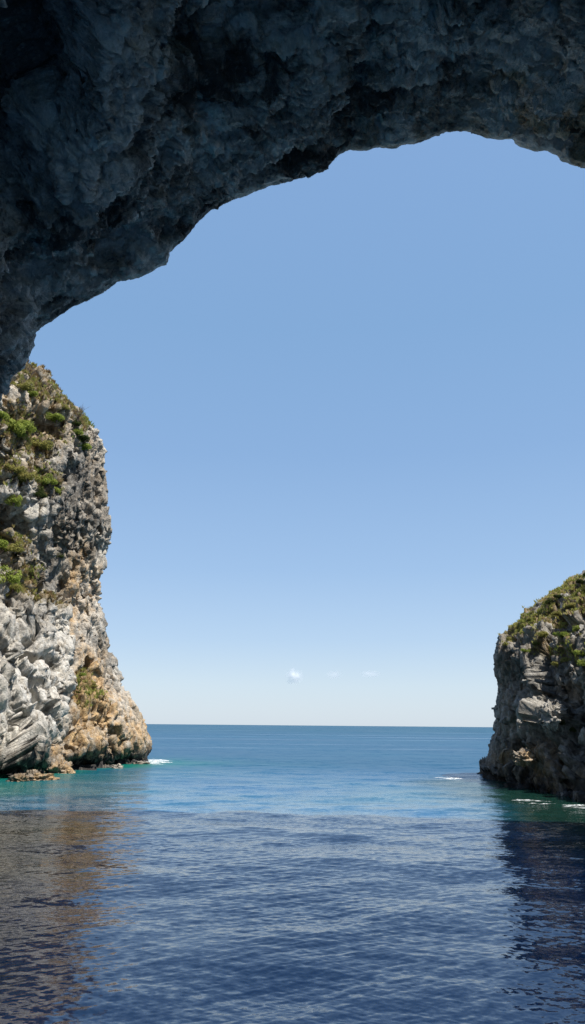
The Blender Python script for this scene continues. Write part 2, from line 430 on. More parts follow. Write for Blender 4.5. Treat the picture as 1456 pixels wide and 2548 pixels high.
# hand placed hollows (minus) and ribs (plus), in the arch's own surface
def hol(cx, cy, rx, ry, a, k, hard=0.5):
    global d
    d = d + k * blob(px + 60 * wx, py + 60 * wy, cx, cy, rx, ry, a, hard)
wx = warp[:, 0].reshape(TD.shape); wy = warp[:, 2].reshape(TD.shape)
hol(40, 230, 190, 420, 24, -3.6, 0.8)         # black recess at the upper left
hol(640, 60, 330, 60, -18, -0.9)
hol(330, 600, 160, 70, -35, -1.1)
hol(720, 400, 150, 40, -18, -0.9)
hol(1190, 225, 130, 26, 8, -1.2)
hol(1300, 80, 170, 60, 30, -0.9)
hol(250, 420, 70, 260, 35, 0.9)
hol(600, 240, 120, 70, -30, 0.7)
hol(1380, 290, 110, 60, 20, 0.6)
near = sstep(0.0, 2.6, TD)                    # keep the measured outline at the lip
d = np.where(TD > 34.5, d * 0.3, d)
lo = 0.22 + 0.78 * near
d = d * lo
d = np.maximum(np.minimum(d, 0.05 + 0.17 * np.clip(TD, 0, 99)), -0.03 - 0.45 * np.clip(TD, 0, 99))      # the vault never bulges below its own rim
D3 = refine(P, N, d, fine_arch, np.where(TD > 34, 0.2, 0.24 + 0.76 * near))
D3[:, :, 1] += 0.35 * np.clip(TD, 0, 1) * fbm(p / 0.7, 61, 4).reshape(TD.shape) * 2
V = D3.reshape(-1, 3)
patch = fbm(np.stack([ARC * .6, p[:, 1], RAD], 1).astype(F32) / 3.8 + warp * .6, 81, 6, .62).reshape(TD.shape)
att = {
    'ochre': (1.8 * blob(px, py, 1400, 320, 260, 170, 20, 0.5) + 0.5 * blob(px, py, 1000, 330, 330, 70, -8, 0.3)).ravel(),
    'pale': (1 - 0.95 * blob(px + 60 * wx, py + 60 * wy, 20, 200, 215, 500, 24, .75)).ravel() * np.clip(1.0 * sstep(0.0, 0.17, patch) + 0.45 * blob(px, py, 600, 280, 220, 120, -30, .2) + 0.5 * blob(px, py, 190, 430, 110, 330, 35, .2), 0, 1).ravel(),  # lit patches of the vault painted pale, kept out of the shaded recess
    'stain_shade': np.clip(0.9 * sstep(0.03, 0.2, -patch) + 0.8 * blob(px + 60 * wx, py + 60 * wy, 30, 230, 185, 420, 24, .7), 0, 1).ravel(),  # dark patches, plus the shade of the upper-left recess painted in
    'turf': np.zeros(V.shape[0]),
}
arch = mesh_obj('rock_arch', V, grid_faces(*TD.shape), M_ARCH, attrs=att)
tag(arch, 'dark shaded sea cave arch of rough grey rock framing the sky overhead', 'rock arch', kind='structure')

# ------------------------------------------------------------------ cliffs
def cliff(prof_px, Ytip, z0, nq, ytab, xshift, zscale, rr, side, ny=420):
    """prof_px: outline of the headland from the water up. side +1: face looks to +x, -1: to -x"""
    pr = np.array(prof_px, float)
    p3 = at_depth(pr[:, 0], pr[:, 1], np.full(len(pr), Ytip))
    xz = np.stack([p3[:, 0], p3[:, 2]], 1)
    xz = np.concatenate([[[xz[0, 0] - side * 0.3, z0]], xz])
    xz = resample(xz, nq)
    ys = np.linspace(ytab[0], Ytip, ny)
    R_ = [];
    for y in ys:
        g = xz.copy(); g[:, 0] += xshift(y); g[:, 1] = np.where(g[:, 1] > 0, g[:, 1] * zscale(y), g[:, 1])
        R_.append(np.stack([g[:, 0], np.full(nq, y), g[:, 1]], 1))
    for a in np.linspace(4, 90, 40):
        a = math.radians(a)
        R_.append(np.stack([xz[:, 0] - side * rr * (1 - math.cos(a)), np.full(nq, Ytip + rr * math.sin(a)), xz[:, 1]], 1))
    for k in (5, 15, 40):
        R_.append(np.stack([xz[:, 0] - side * (rr + k), np.full(nq, Ytip + rr + 0.35 * k), xz[:, 1]], 1))
    P = np.array(R_)
    N = grid_normals(P)
    if N[ny // 2, nq // 3, 0] * side < 0: N = -N
    return P, N

# ---- left cliff
LPROF = [(372, 1905), (376, 1893), (374, 1870), (366, 1840), (358, 1815), (350, 1790), (338, 1760), (318, 1735), (302, 1705), (292, 1665), (284, 1640), (268, 1622), (260, 1590), (256, 1560), (254, 1540),
         (246, 1520), (244, 1490), (243, 1440), (252, 1410), (262, 1380), (271, 1345), (272, 1310), (267, 1280), (266, 1240), (262, 1200), (258, 1160), (262, 1125), (256, 1095), (243, 1070), (220, 1050),
         (205, 1028), (190, 1015), (170, 1006), (150, 989), (130, 974), (105, 953), (82, 930), (60, 915), (20, 880), (-60, 835), (-180, 780), (-420, 740)]
P, N = cliff(LPROF, 106.0, -3.0, 640, (37.0,), lambda y: -0.212 * (106 - y), lambda y: 1.0, 5.0, 1, 520)
P[..., 0] -= 0.16 * np.clip(P[..., 2], 0, 30) * (1 - sstep(78, 104, P[..., 1]))
N = grid_normals(P); N = np.where(N[200:201, 150:151, 0:1] < 0, -N, N)
shp = P.shape[:2]
px, py, pz = project(P.reshape(-1, 3)); px = px.reshape(shp); py = py.reshape(shp)
p = P.reshape(-1, 3).astype(F32)
warp = np.stack([fbm(p / 5.0, 105, 3), fbm(p / 5.0, 106, 3), fbm(p / 5.0, 107, 3)], 1)
q = (p + warp * 2.6) * np.array([1, 1, 0.5], F32)
tipw = sstep(0.0, 18.0, 106 - P[..., 1])                               # calmer where the outline was measured
wx = warp[:, 0].reshape(shp); wy = warp[:, 2].reshape(shp)
X, Y_ = px + 40 * wx, py + 40 * wy
steep = 1 - sstep(0, 60, 1090 - Y_) * 0.4
flu = fbm(np.stack([p[:, 1] / 4.2, p[:, 2] / 22, p[:, 0] / 9], 1) + warp * .22, 127, 4, .55, True) + 0.6 * fbm(np.stack([p[:, 1] / 1.6, p[:, 2] / 9, p[:, 0] / 5], 1) + warp * .3, 128, 3, .55, True)
d1 = (2.6 * fbm(p / 15 + 1.3, 121, 3) + 1.3 * flu + 1.6 * facets(q / 5.2, 131, 1.1) + 0.8 * fbm(q / 5, 137, 4, .6, True)).reshape(shp) * (0.25 + 0.75 * tipw)
d2 = (0.22 * facets(q / 2.1 + 3, 132, 1.0)).reshape(shp) * (0.5 + 0.5 * tipw)
def saw(x):
    f = x - np.floor(x); return np.where(f < 0.82, f / 0.82, (1 - f) / 0.18)
def fine_left(v):
    v = v.astype(F32); q = v * np.array([1, 1, 0.6], F32)
    h = 0.55 * fbm(q / 2.1, 141, 7, 0.66, True) + 0.55 * facets(q / 1.8 + 2, 139, 1.2) + 0.30 * facets(q / 0.85 + 7, 133, 1.2) + 0.12 * facets(v / 0.38, 134, 1.2)
    h += 0.40 * fbm((v + warp * .5) * np.array([.6, .75, .13], F32), 144, 6, .6, True)
    st = v @ np.array([0.1, 0.55, 0.8], F32) / 2.6 + 0.8 * fbm(v / 4.0, 138, 3)
    h += 0.22 * saw(st) * sstep(-.3, .4, fbm(v / 6.0, 136, 2) * 2)
    c1, c2, ch, _o = cells((v + warp * 1.0) * np.array([1, 1, .25], F32) / 2.6 + .3, 148)
    h -= 0.55 * np.clip(1 - (c2 - c1) / 0.12, 0, 1) * (_rnd(ch, 5) > .45)
    c1, c2, ch, _o = cells((v + warp * 1.6) * np.array([.2, .2, .045], F32) + .7, 158)
    h -= 1.5 * np.clip(1 - (c2 - c1) / 0.075, 0, 1)
    pz = np.clip(pock0, 0, 1).ravel()
    w2 = np.stack([perlin(v / 0.5, 171), perlin(v / 0.5, 172), perlin(v / 0.7, 173)], 1) * 0.35
    c1, c2, ch, _o = cells((v + w2) * np.array([.66, .66, .24], F32), 149)
    h -= 1.25 * sstep(0.46, 0.30, c1) * (_rnd(ch, 9) < 0.03 + 0.40 * pz)
    c1, c2, ch, _o = cells((v + w2) * np.array([1.5, 1.5, .5], F32), 150)
    h -= 0.6 * sstep(0.46, 0.28, c1) * (_rnd(ch, 9) < 0.02 + 0.33 * pz)
    return h - h.mean()
pock0 = blob(X, Y_, 215, 1300, 110, 290, 0, 0.6)
# weathered pockets on the upright face
f1, f2, h, off = cells(((p + warp * 1.2) * np.array([0.42, 0.42, 0.26], F32)), 151)
f1b, f2b, hb, offb = cells(((p + warp * 0.8) * np.array([0.95, 0.95, 0.6], F32)), 152)
pk = (1.9 * np.clip(0.52 - f1, 0, 1) * (_rnd(h, 9) > 0.35) * 2.0 + 1.2 * np.clip(0.46 - f1b, 0, 1) * (_rnd(hb, 9) > 0.4) * 1.6).reshape(shp)
pock = blob(X, Y_, 215, 1300, 110, 290, 0, 0.6) + 0.35 * blob(X, Y_, 230, 1750, 150, 220, 0, .6) + 0.08
d = d1 - d1.mean() + d2 - pk * np.clip(pock, 0, 1)
def feat(cx, cy, rx, ry, a, k, hard=0.5):
    global d
    d = d + k * blob(X, Y_, cx, cy, rx, ry, a, hard)
feat(40, 1690, 150, 250, 12, 1.7, 0.6)        # pale buttress
feat(20, 1420, 100, 90, 0, 1.2, 0.5)
d = d - 1.6 * blob(px + 14 * wx, py + 14 * wy, 5, 1825, 95, 120, -14, 0.35)       # shaded recess low on the left
feat(70, 1668, 48, 34, 25, -2.2, 0.4)
feat(205, 1655, 34, 40, 20, -2.4, 0.4)        # notch
feat(180, 1845, 40, 34, -20, -2.2, 0.4)
feat(25, 1290, 60, 52, 10, -3.2, 0.5)         # dark hollow
feat(118, 1072, 38, 32, 0, -3.0, 0.4)         # brown overhang
feat(160, 1175, 22, 45, 0, -2.0, 0.4)
feat(150, 1500, 20, 60, 8, -2.0, 0.4)         # gully right of the pale buttress
feat(160, 1640, 10, 180, 4, -1.3, 0.3)
feat(215, 1860, 60, 40, 0, 1.3, 0.4)
feat(280, 1880, 60, 30, 0, 0.8, 0.4)
zz = P[..., 2]
und = np.exp(-((zz - 0.5) / 0.9) ** 2) * (1.5 + 1.6 * tipw)             # wave-cut notch
d = d - und
d = np.where(P[..., 1] > 106, d * 0.6, d)
V = refine(P, N, d, fine_left, 0.6 + 0.4 * tipw)
# break ledges: push rock down-slope a little so that overhangs form
V[..., 2] += np.where(zz > 3, 0.7 * facets(q / 3.0 + 40, 160, 0.6).reshape(shp), 0)
V = V.reshape(-1, 3)
vx, vy, vz = project(V)
LEFT = (V, vx, vy, vz)
turf = np.zeros(shp)
for (cx, cy, rx, ry, a, k) in ((80, 960, 110, 40, 40, 1), (40, 1050, 90, 60, 30, 1), (130, 1010, 90, 40, 35, .8), (60, 1100, 90, 50, 25, .9), (90, 1185, 90, 45, 35, .9), (10, 1170, 60, 60, 0, .7), (20, 1340, 60, 60, 20, .8),
                               (30, 1440, 80, 70, 15, .9), (90, 1500, 80, 35, 30, .9), (200, 1690, 40, 60, -15, .8), (215, 1740, 50, 40, 30, .5), (205, 1045, 40, 50, 45, .8), (150, 1085, 60, 40, 0, .3)):
    turf = np.maximum(turf, k * blob(X, Y_, cx, cy, rx, ry, a, 0.35))
och = np.zeros(shp)
for (cx, cy, rx, ry, a, k) in ((200, 1480, 55, 200, 3, 1.3), (225, 1730, 100, 180, -10, 1.6), (120, 1080, 80, 50, 0, .7), (230, 1200, 50, 150, 0, .45), (325, 1810, 80, 130, -25, 1.3), (110, 1910, 120, 40, 0, 1), (230, 1870, 200, 60, 0, 1.3), (60, 1010, 120, 80, 0, .5), (150, 1330, 30, 80, 0, .6)):
    och = np.maximum(och, k * blob(X, Y_, cx, cy, rx, ry, a, 0.3))
pale = np.clip(0.85 * blob(X, Y_, 70, 1700, 130, 230, 8, .4) + .6 * blob(X, Y_, 215, 1520, 50, 150, 0, .3) + .5 * blob(X, Y_, 60, 960, 120, 60, 30, .2) + .5 * blob(X, Y_, 300, 1720, 60, 150, -15, .3) + .4 * blob(X, Y_, 40, 1230, 90, 80, 0, .3), 0, 1)
stain_shade = np.clip(.8 * blob(X, Y_, 190, 1250, 110, 200, 0, .4) + .6 * blob(X, Y_, 120, 1420, 70, 120, 0, .3) + .5 * blob(X, Y_, 275, 1600, 50, 160, 0, .3) + 2.0 * np.exp(-(np.clip(zz - 0.3, 0, 99) / 1.5) ** 2) * (Y_ > 1700) + .5 * blob(X, Y_, 40, 1560, 90, 50, 25, .3), 0, 2)
left = mesh_obj('cliff', V, grid_faces(*shp), M_LEFT, attrs={'turf': turf.ravel(), 'ochre': och.ravel(), 'pale': pale.ravel(), 'stain_shade': stain_shade.ravel()})
tag(left, 'tall sunlit grey and ochre limestone cliff pitted with hollows at the left', 'cliff', kind='structure')
LTURF = turf.ravel()

# ---- right cliff
RPROF = [(1201, 1942), (1197, 1925), (1195, 1905), (1213, 1898), (1219, 1880), (1226, 1858), (1231, 1838), (1236, 1815), (1241, 1790), (1239, 1760), (1243, 1725), (1247, 1690), (1241, 1655), (1237, 1622), (1243, 1600),
         (1250, 1580), (1272, 1562), (1292, 1550), (1302, 1535), (1330, 1508), (1350, 1492), (1380, 1472), (1420, 1444), (1456, 1424), (1540, 1370), (1700, 1290), (1950, 1220), (2300, 1190)]
def zs(y): return 1 - 0.34 * min(1.0, max(0.0, (80 - y) / 27.0)) ** 0.9
P, N = cliff(RPROF, 80.0, -3.0, 520, (35.0,), lambda y: 0.03 * (80 - y), zs, 5.0, -1, 460)
P[..., 0] += 0.30 * np.clip(P[..., 2], 0, 11) * (1 - sstep(60, 78, P[..., 1]))      # the face leans back behind the tip
N = grid_normals(P); N = np.where(N[200:201, 150:151, 0:1] > 0, -N, N)
shp = P.shape[:2]
px, py, pz = project(P.reshape(-1, 3)); px = px.reshape(shp); py = py.reshape(shp)
p = P.reshape(-1, 3).astype(F32)
warp = np.stack([fbm(p / 4.0, 205, 3), fbm(p / 4.0, 206, 3), fbm(p / 4.0, 207, 3)], 1)
q = (p + warp * 2.0) * np.array([1, 1, 0.42], F32)
tipw = sstep(0.0, 10.0, 80 - P[..., 1])
wx = warp[:, 0].reshape(shp); wy = warp[:, 2].reshape(shp)
X, Y_ = px + 40 * wx, py + 40 * wy
d = (2.1 * fbm(p / 9 + 1.3, 221, 3) + 1.8 * facets(q / 3.4, 231, 1.0) + 1.0 * fbm(q / 3.2, 237, 3, .6, True)).reshape(shp) * (0.22 + 0.78 * tipw)
d = d - d.mean()
d += (0.5 * facets(q / 1.4 + 3, 232, 1.0)).reshape(shp) * (0.5 + 0.5 * tipw)
def fine_right(v):
    v = v.astype(F32); q = v * np.array([1, 1, 0.55], F32)
    h = 0.5 * fbm(q / 1.6, 241, 7, 0.66, True) + 0.45 * facets(q / 1.3 + 1, 239, 1.2) + 0.26 * facets(q / 0.65 + 7, 233, 1.2) + 0.10 * facets(v / 0.28, 234, 1.2)
    c1, c2, ch, _o = cells((v + warp * .7) * np.array([1, 1, .36], F32) / 1.7 + .3, 248)
    h -= 0.6 * np.clip(1 - (c2 - c1) / 0.13, 0, 1) * (0.3 + _rnd(ch, 5))
    c1, c2, ch, _o = cells(q / 0.55, 249)
    h -= 0.6 * np.clip(0.5 - c1, 0, 1) * (_rnd(ch, 9) > 0.5)
    return h - h.mean()
feat(1400, 1812, 40, 60, 25, 1.3, 0.3)        # boulder shelf that catches the sun
feat(1300, 1905, 40, 24, 0, 1.0, 0.4)
feat(1330, 1745, 24, 120, 28, 1.1, 0.3)       # slanting ribs
feat(1285, 1790, 20, 130, 18, 0.8, 0.3)
feat(1420, 1740, 22, 110, 20, 1.0, 0.3)
feat(1445, 1850, 26, 170, -6, -2.2, 0.4)      # black gully at the edge of the picture
feat(1400, 1900, 22, 90, -15, -1.5, 0.4)
feat(1300, 1600, 50, 34, 20, -1.2, 0.4)
feat(1345, 1640, 22, 40, 20, -1.0, 0.4)
feat(1440, 1550, 40, 26, -20, -1.4, 0.4)
zz = P[..., 2]
d = d - np.exp(-((zz - 0.4) / 0.8) ** 2) * (0.6 + 1.3 * tipw)
d = np.where(P[..., 1] > 80, d * 0.6, d)
V = refine(P, N, d, fine_right, 0.6 + 0.4 * tipw)
V[..., 2] += np.where(zz > 3, 0.5 * facets(q / 2.0 + 40, 260, 0.6).reshape(shp), 0)
V = V.reshape(-1, 3)
vx, vy, vz = project(V)
RIGHT = (V, vx, vy, vz)
edge = np.interp(X, [1200, 1245, 1290, 1330, 1380, 1456, 1700], [1600, 1592, 1605, 1630, 1640, 1650, 1690])
turf = sstep(10, -25, Y_ - edge)
gap = fbm(p / 2.6, 270, 4).reshape(shp)
turf = turf * (1 - 0.9 * blob(X, Y_, 1300, 1595, 50, 32, 20, .4)) * (1 - 0.9 * blob(X, Y_, 1435, 1545, 40, 22, -25, .4)) * (1 - .8 * blob(X, Y_, 1440, 1590, 40, 14, -30, .3)) * (1 - sstep(0.04, 0.16, gap) * 0.95)
och = np.clip(.9 * blob(X, Y_, 1330, 1900, 150, 60, 5, .3) + .35 * blob(X, Y_, 1290, 1760, 60, 140, 0, .3) + .5 * blob(X, Y_, 1250, 1650, 40, 60, 0, .3), 0, 1)
pale = np.clip(.45 * blob(X, Y_, 1375, 1785, 40, 45, 25, .4) + .3 * blob(X, Y_, 1330, 1780, 70, 120, 0, .3) + .5 * blob(X, Y_, 1440, 1585, 50, 30, -30, .3), 0, 1)
stain_shade = np.clip(.5 * blob(X, Y_, 1300, 1650, 80, 90, 0, .4) + 1.8 * np.exp(-(np.clip(zz - 0.3, 0, 99) / 0.9) ** 2) * (Y_ > 1800), 0, 2)
right = mesh_obj('cliff', V, grid_faces(*shp), M_RIGHT, attrs={'turf': turf.ravel(), 'ochre': och.ravel(), 'pale': pale.ravel(), 'stain_shade': stain_shade.ravel()})
tag(right, 'low dark shaded cliff with scrub covered top at the right', 'cliff', kind='structure')
RTURF = turf.ravel()

def spot(surf, x, y, r=9):
    """nearest visible rock point at a place of the outline frame"""
    V, vx, vy, vz = surf
    while True:
        k = np.where((np.abs(vx - x) < r) & (np.abs(vy - y) < r))[0]
        if len(k): break
        r *= 1.6
    return Vector(V[k[np.argmin(vz[k])]])

# ------------------------------------------------------------------ vegetation
def leaf_cloud(n, lobes, size, rng, droop=0.0):
    """many small bent leaves filling a few uneven lobes"""
    V, S = [], []
    lob = np.array(lobes)
    pick = rng.integers(0, len(lob), n)
    dirs = rng.normal(size=(n, 3)); dirs /= np.linalg.norm(dirs, axis=1, keepdims=True)
    rr = rng.uniform(0.45, 1.08, n) ** 0.6
    c = lob[pick, :3] + dirs * rr[:, None] * lob[pick, 3:6]
    c[:, 2] = np.maximum(c[:, 2], -0.25)
    nrm = dirs + rng.normal(0, 0.55, (n, 3)) + np.array([0, 0, .25]); nrm /= np.linalg.norm(nrm, axis=1, keepdims=True)
    tg = np.cross(nrm, rng.normal(size=(n, 3))); tg /= np.linalg.norm(tg, axis=1, keepdims=True)
    bt = np.cross(nrm, tg)
    s = size * rng.uniform(0.6, 1.5, n)[:, None]
    a = c - tg * s; b = c + bt * s * .45 + nrm * s * .15; e = c + tg * s; f = c - bt * s * .45 + nrm * s * .15
    V = np.stack([a, b, e, f], 1).reshape(-1, 3)
    lobsh = rng.uniform(-.25, .25, len(lob))[pick]
    sh = np.clip(0.5 + lobsh + rng.normal(0, 0.2, n), 0, 1)
    return V, np.arange(4 * n).reshape(n, 4), np.repeat(sh, 4)

def tube(pts, radii, k=5):
    pts = np.array(pts, float); n = len(pts)
    d = np.gradient(pts, axis=0); V = []
    for i in range(n):
        z = d[i] / (np.linalg.norm(d[i]) + 1e-9); x = np.cross(z, [0.3, 0.9, 0.2]); x /= np.linalg.norm(x); y = np.cross(z, x)
        for a in range(k):
            w = 2 * math.pi * a / k; V.append(pts[i] + radii[i] * (math.cos(w) * x + math.sin(w) * y))
    Fq = [[i * k + a, i * k + (a + 1) % k, (i + 1) * k + (a + 1) % k, (i + 1) * k + a] for i in range(n - 1) for a in range(k)]
    return np.array(V), np.array(Fq)

def branches(rng, n, reach, up, r0, fork=3):
    VV, FF, o = [], [], 0
    def put(pts, rad):
        nonlocal o
        v, f = tube(pts, rad); VV.append(v); FF.append(f + o); o += len(v)
    for i in range(n):
        a = rng.uniform(0, 6.28); s = np.array([math.cos(a), math.sin(a), 0]) * rng.uniform(0.4, 1) * reach
        end = s + np.array([0, 0, up * rng.uniform(.6, 1.1)])
        m1 = end * 0.5 + np.array([rng.normal(0, .1), rng.normal(0, .1), .12])
        put([(0, 0, -0.3), tuple(m1 * .5), tuple(m1), tuple(end)], [r0, r0 * .8, r0 * .6, r0 * .25])
        for k in range(fork):
            b = m1 + (end - m1) * rng.uniform(0, .9); e2 = b + rng.normal(0, .22, 3) + np.array([0, 0, .25 * up])
            put([tuple(b), tuple((b + e2) / 2 + rng.normal(0, .03, 3)), tuple(e2)], [r0 * .45, r0 * .3, r0 * .15])
    return np.concatenate(VV), np.concatenate(FF)

def shrub_meshes(seed, n, lobes, size, mat):
    rng = np.random.default_rng(seed)
    V, Fq, S = leaf_cloud(n, lobes, size, rng)
    f = mesh_obj('foliage', V, Fq, mat, smooth=False, attrs={'shade': S})
    bv, bf = branches(rng, 6, 0.7, 0.75, 0.05, 2)
    s = mesh_obj('stem', bv, bf, M_TWIG)
    return f, s

def lobes(rng, n, wide, high):
    L = []
    for k in range(n):
        a = rng.uniform(0, 6.28); r = wide * rng.uniform(0, 1) ** 0.6
        w = rng.uniform(.22, .46)
        L.append((r * math.cos(a), r * math.sin(a), high * rng.uniform(.1, 1) * (1 - 0.5 * r / wide), w, w * rng.uniform(.8, 1.2), w * rng.uniform(.55, .9)))
    return L
_lr = np.random.default_rng(91)
ROUND = lobes(_lr, 9, 0.62, 0.75); WIDE = lobes(_lr, 11, 1.0, 0.5); TALL = lobes(_lr, 8, 0.42, 1.3)
PROTO = {}
for kind, mat in (('green', M_GREEN), ('olive', M_OLIVE), ('dark', M_DKGRN)):
    PROTO[kind, 'round'] = shrub_meshes(len(PROTO) + 401, 1900, ROUND, 0.075, mat)
    PROTO[kind, 'wide'] = shrub_meshes(len(PROTO) + 401, 2100, WIDE, 0.075, mat)
    PROTO[kind, 'tall'] = shrub_meshes(len(PROTO) + 401, 1300, TALL, 0.095, mat)
for f, s in PROTO.values():
    C.objects.unlink(f); C.objects.unlink(s)

def shrub(surf, x, y, rpx, kind, form, label, group, lift=0.0, squash=1.0):
    p = spot(surf, x, y + 0.35 * rpx)
    r = (1.2 if surf is LEFT else 0.92) * rpx * (p - Vector(CAM)).length / FPX
    e = bpy.data.objects.new('shrub', None); C.objects.link(e)
    e.empty_display_size = 0.2
    e.location = p + Vector((0, 0, -0.15 * r + lift)); e.rotation_euler = (0, 0, random.uniform(0, 6.28))
    s = r * 0.85; e.scale = (s, s, s * squash)
    for src in PROTO[kind, form]:
        c = src.copy(); C.objects.link(c); c.parent = e
    return tag(e, label, 'shrub', group)

GL, GR = 'shrubs growing on the tall left cliff', 'shrubs growing on the low right cliff'
for a in [
    (60, 948, 26, 'olive', 'wide', 'yellowish shrub highest on the left cliff, touching the edge of the arch'),
    (86, 975, 20, 'green', 'wide', 'small green shrub just below the highest yellowish shrub of the left cliff'),
    (36, 1050, 34, 'green', 'round', 'big leafy green shrub on the upper left cliff beside the arch leg'),
    (10, 1035, 24, 'green', 'wide', 'green shrub half hidden behind the foot of the arch'),
    (72, 1062, 26, 'green', 'round', 'bright green shrub right of the big leafy one on the upper left cliff'),
    (92, 1090, 28, 'olive', 'wide', 'yellow olive shrub left of the brown overhang'),
    (150, 1026, 24, 'green', 'wide', 'green shrub on the slope above the brown overhang'),
    (168, 1001, 13, 'olive', 'round', 'tiny shrub on the skyline slope of the left cliff'),
    (196, 1040, 20, 'dark', 'round', 'dark green shrub at the skyline edge near the bare twiggy bush'),
    (198, 1064, 16, 'green', 'round', 'small green shrub below the dark skyline shrub'),
    (216, 1080, 20, 'dark', 'wide', 'dark shrub hanging on the rounded shoulder of the left cliff'),
    (219, 1104, 22, 'green', 'wide', 'lowest green shrub of the left cliff shoulder, beside the upright face'),
    (42, 1156, 24, 'olive', 'wide', 'olive shrub at the upper end of the middle ledge'),
    (74, 1180, 30, 'olive', 'wide', 'wide olive shrub in the middle of the sloping ledge'),
    (130, 1186, 24, 'green', 'round', 'round bright green shrub at the outer end of the middle ledge'),
    (106, 1218, 26, 'dark', 'round', 'dark green shrub tucked under the round bright one'),
    (146, 1208, 14, 'green', 'round', 'small green shrub against the dark pitted face'),
    (28, 1240, 24, 'green', 'round', 'green shrub above the large dark hollow'),
    (14, 1340, 34, 'green', 'wide', 'large green shrub below the large dark hollow'),
    (46, 1362, 22, 'olive', 'round', 'olive shrub beside the large green one below the hollow'),
    (159, 1372, 12, 'dark', 'round', 'tiny dark shrub alone in a pocket of the upright face'),
    (22, 1420, 40, 'green', 'round', 'largest bright green shrub on the ledge of the pale buttress'),
    (40, 1458, 22, 'olive', 'wide', 'olive shrub among dry grass on the pale buttress'),
    (208, 1676, 12, 'green', 'wide', 'tiny green shrub in the notch low on the ochre rock'),
    (238, 1698, 10, 'olive', 'round', 'tiny yellow shrub right of the notch, lowest on the left cliff'),
]:
    shrub(LEFT, a[0], a[1], a[2], a[3], a[4], a[5], GL)
for a in [
    (1363, 1484, 17, 'dark', 'round', 'dark round shrub on the skyline halfway down the right slope'),
    (1384, 1470, 16, 'dark', 'wide', 'dark wide shrub on the skyline touching the dark round one'),
    (1438, 1436, 17, 'dark', 'tall', 'tall dark shrub near the top of the right slope'),
    (1453, 1418, 16, 'dark', 'tall', 'highest shrub, cut by the right edge of the photo'),
    (1299, 1542, 15, 'olive', 'tall', 'upright olive shrub on the skyline above the cliff corner'),
    (1318, 1530, 15, 'olive', 'wide', 'low olive shrub beside the upright skyline one'),
    (1264, 1577, 18, 'olive', 'wide', 'yellow olive shrub spilling over the cliff corner'),
    (1250, 1594, 13, 'olive', 'round', 'outermost shrub overhanging the corner of the right cliff'),
    (1350, 1572, 22, 'olive', 'wide', 'wide olive shrub on the ledge right of the dark rock'),
    (1328, 1592, 14, 'dark', 'round', 'small dark shrub at the edge of the dark rock'),
    (1393, 1567, 22, 'green', 'wide', 'green shrub in the middle of the right cliff ledge'),
    (1428, 1552, 18, 'green', 'round', 'round bright green shrub before the dark rock gap'),
    (1312, 1622, 15, 'green', 'wide', 'green shrub low on the narrow strip of turf'),
    (1436, 1610, 26, 'green', 'wide', 'large bright green shrub at the right edge above the shaded face'),
    (1405, 1628, 22, 'olive', 'wide', 'olive shrub left of the large bright green one'),
    (1374, 1640, 20, 'olive', 'wide', 'dry olive shrub hanging over the top of the shaded face'),
    (1452, 1640, 20, 'green', 'round', 'green shrub under the large bright one, cut by the photo edge'),
    (1420, 1500, 18, 'olive', 'wide', 'olive shrub on the open upper slope'),
    (1378, 1520, 16, 'olive', 'wide', 'low olive shrub on the open slope left of the taller scrub'),
    (1395, 1790, 14, 'dark', 'round', 'dark shrub in shade beside the sunlit white boulder'),
    (1425, 1815, 13, 'dark', 'round', 'dark shrub low in the shaded face near the black gully'),
]:
    shrub(RIGHT, a[0], a[1], a[2], a[3], a[4], a[5], GR)

# bare twiggy bushes on the skyline
rng = np.random.default_rng(5)
bv, bf = branches(rng, 22, 0.9, 1.0, 0.022, 5)
twig0 = mesh_obj('twiggy_bush', bv, bf, M_TWIG)
first = True
for (surf, x, y, r, lab) in (
    (LEFT, 82, 924, 22, 'bare twiggy bush at the top of the left skyline beside the arch'),
    (LEFT, 132, 966, 18, 'bare twiggy bush halfway down the left skyline'),
    (LEFT, 201, 1028, 24, 'bare reddish twiggy bush above the shoulder of the left cliff'),
    (LEFT, 240, 1078, 14, 'bare twiggy bush lowest on the left skyline'),
    (RIGHT, 1243, 1608, 14, 'bare twiggy bush sticking out from the right cliff corner'),
    (RIGHT, 1330, 1512, 13, 'bare twiggy bush on the right skyline between green shrubs')):
    o = twig0 if first else twig0.copy()
    if not first: C.objects.link(o)
    first = False
    p_ = spot(surf, x, y + .4 * r); s = r * (p_ - Vector(CAM)).length / FPX
    o.location = p_; o.scale = (s, s, s); o.rotation_euler = (0, 0, random.uniform(0, 6.28))
    tag(o, lab, 'bush', 'leafless twiggy bushes on the skylines')

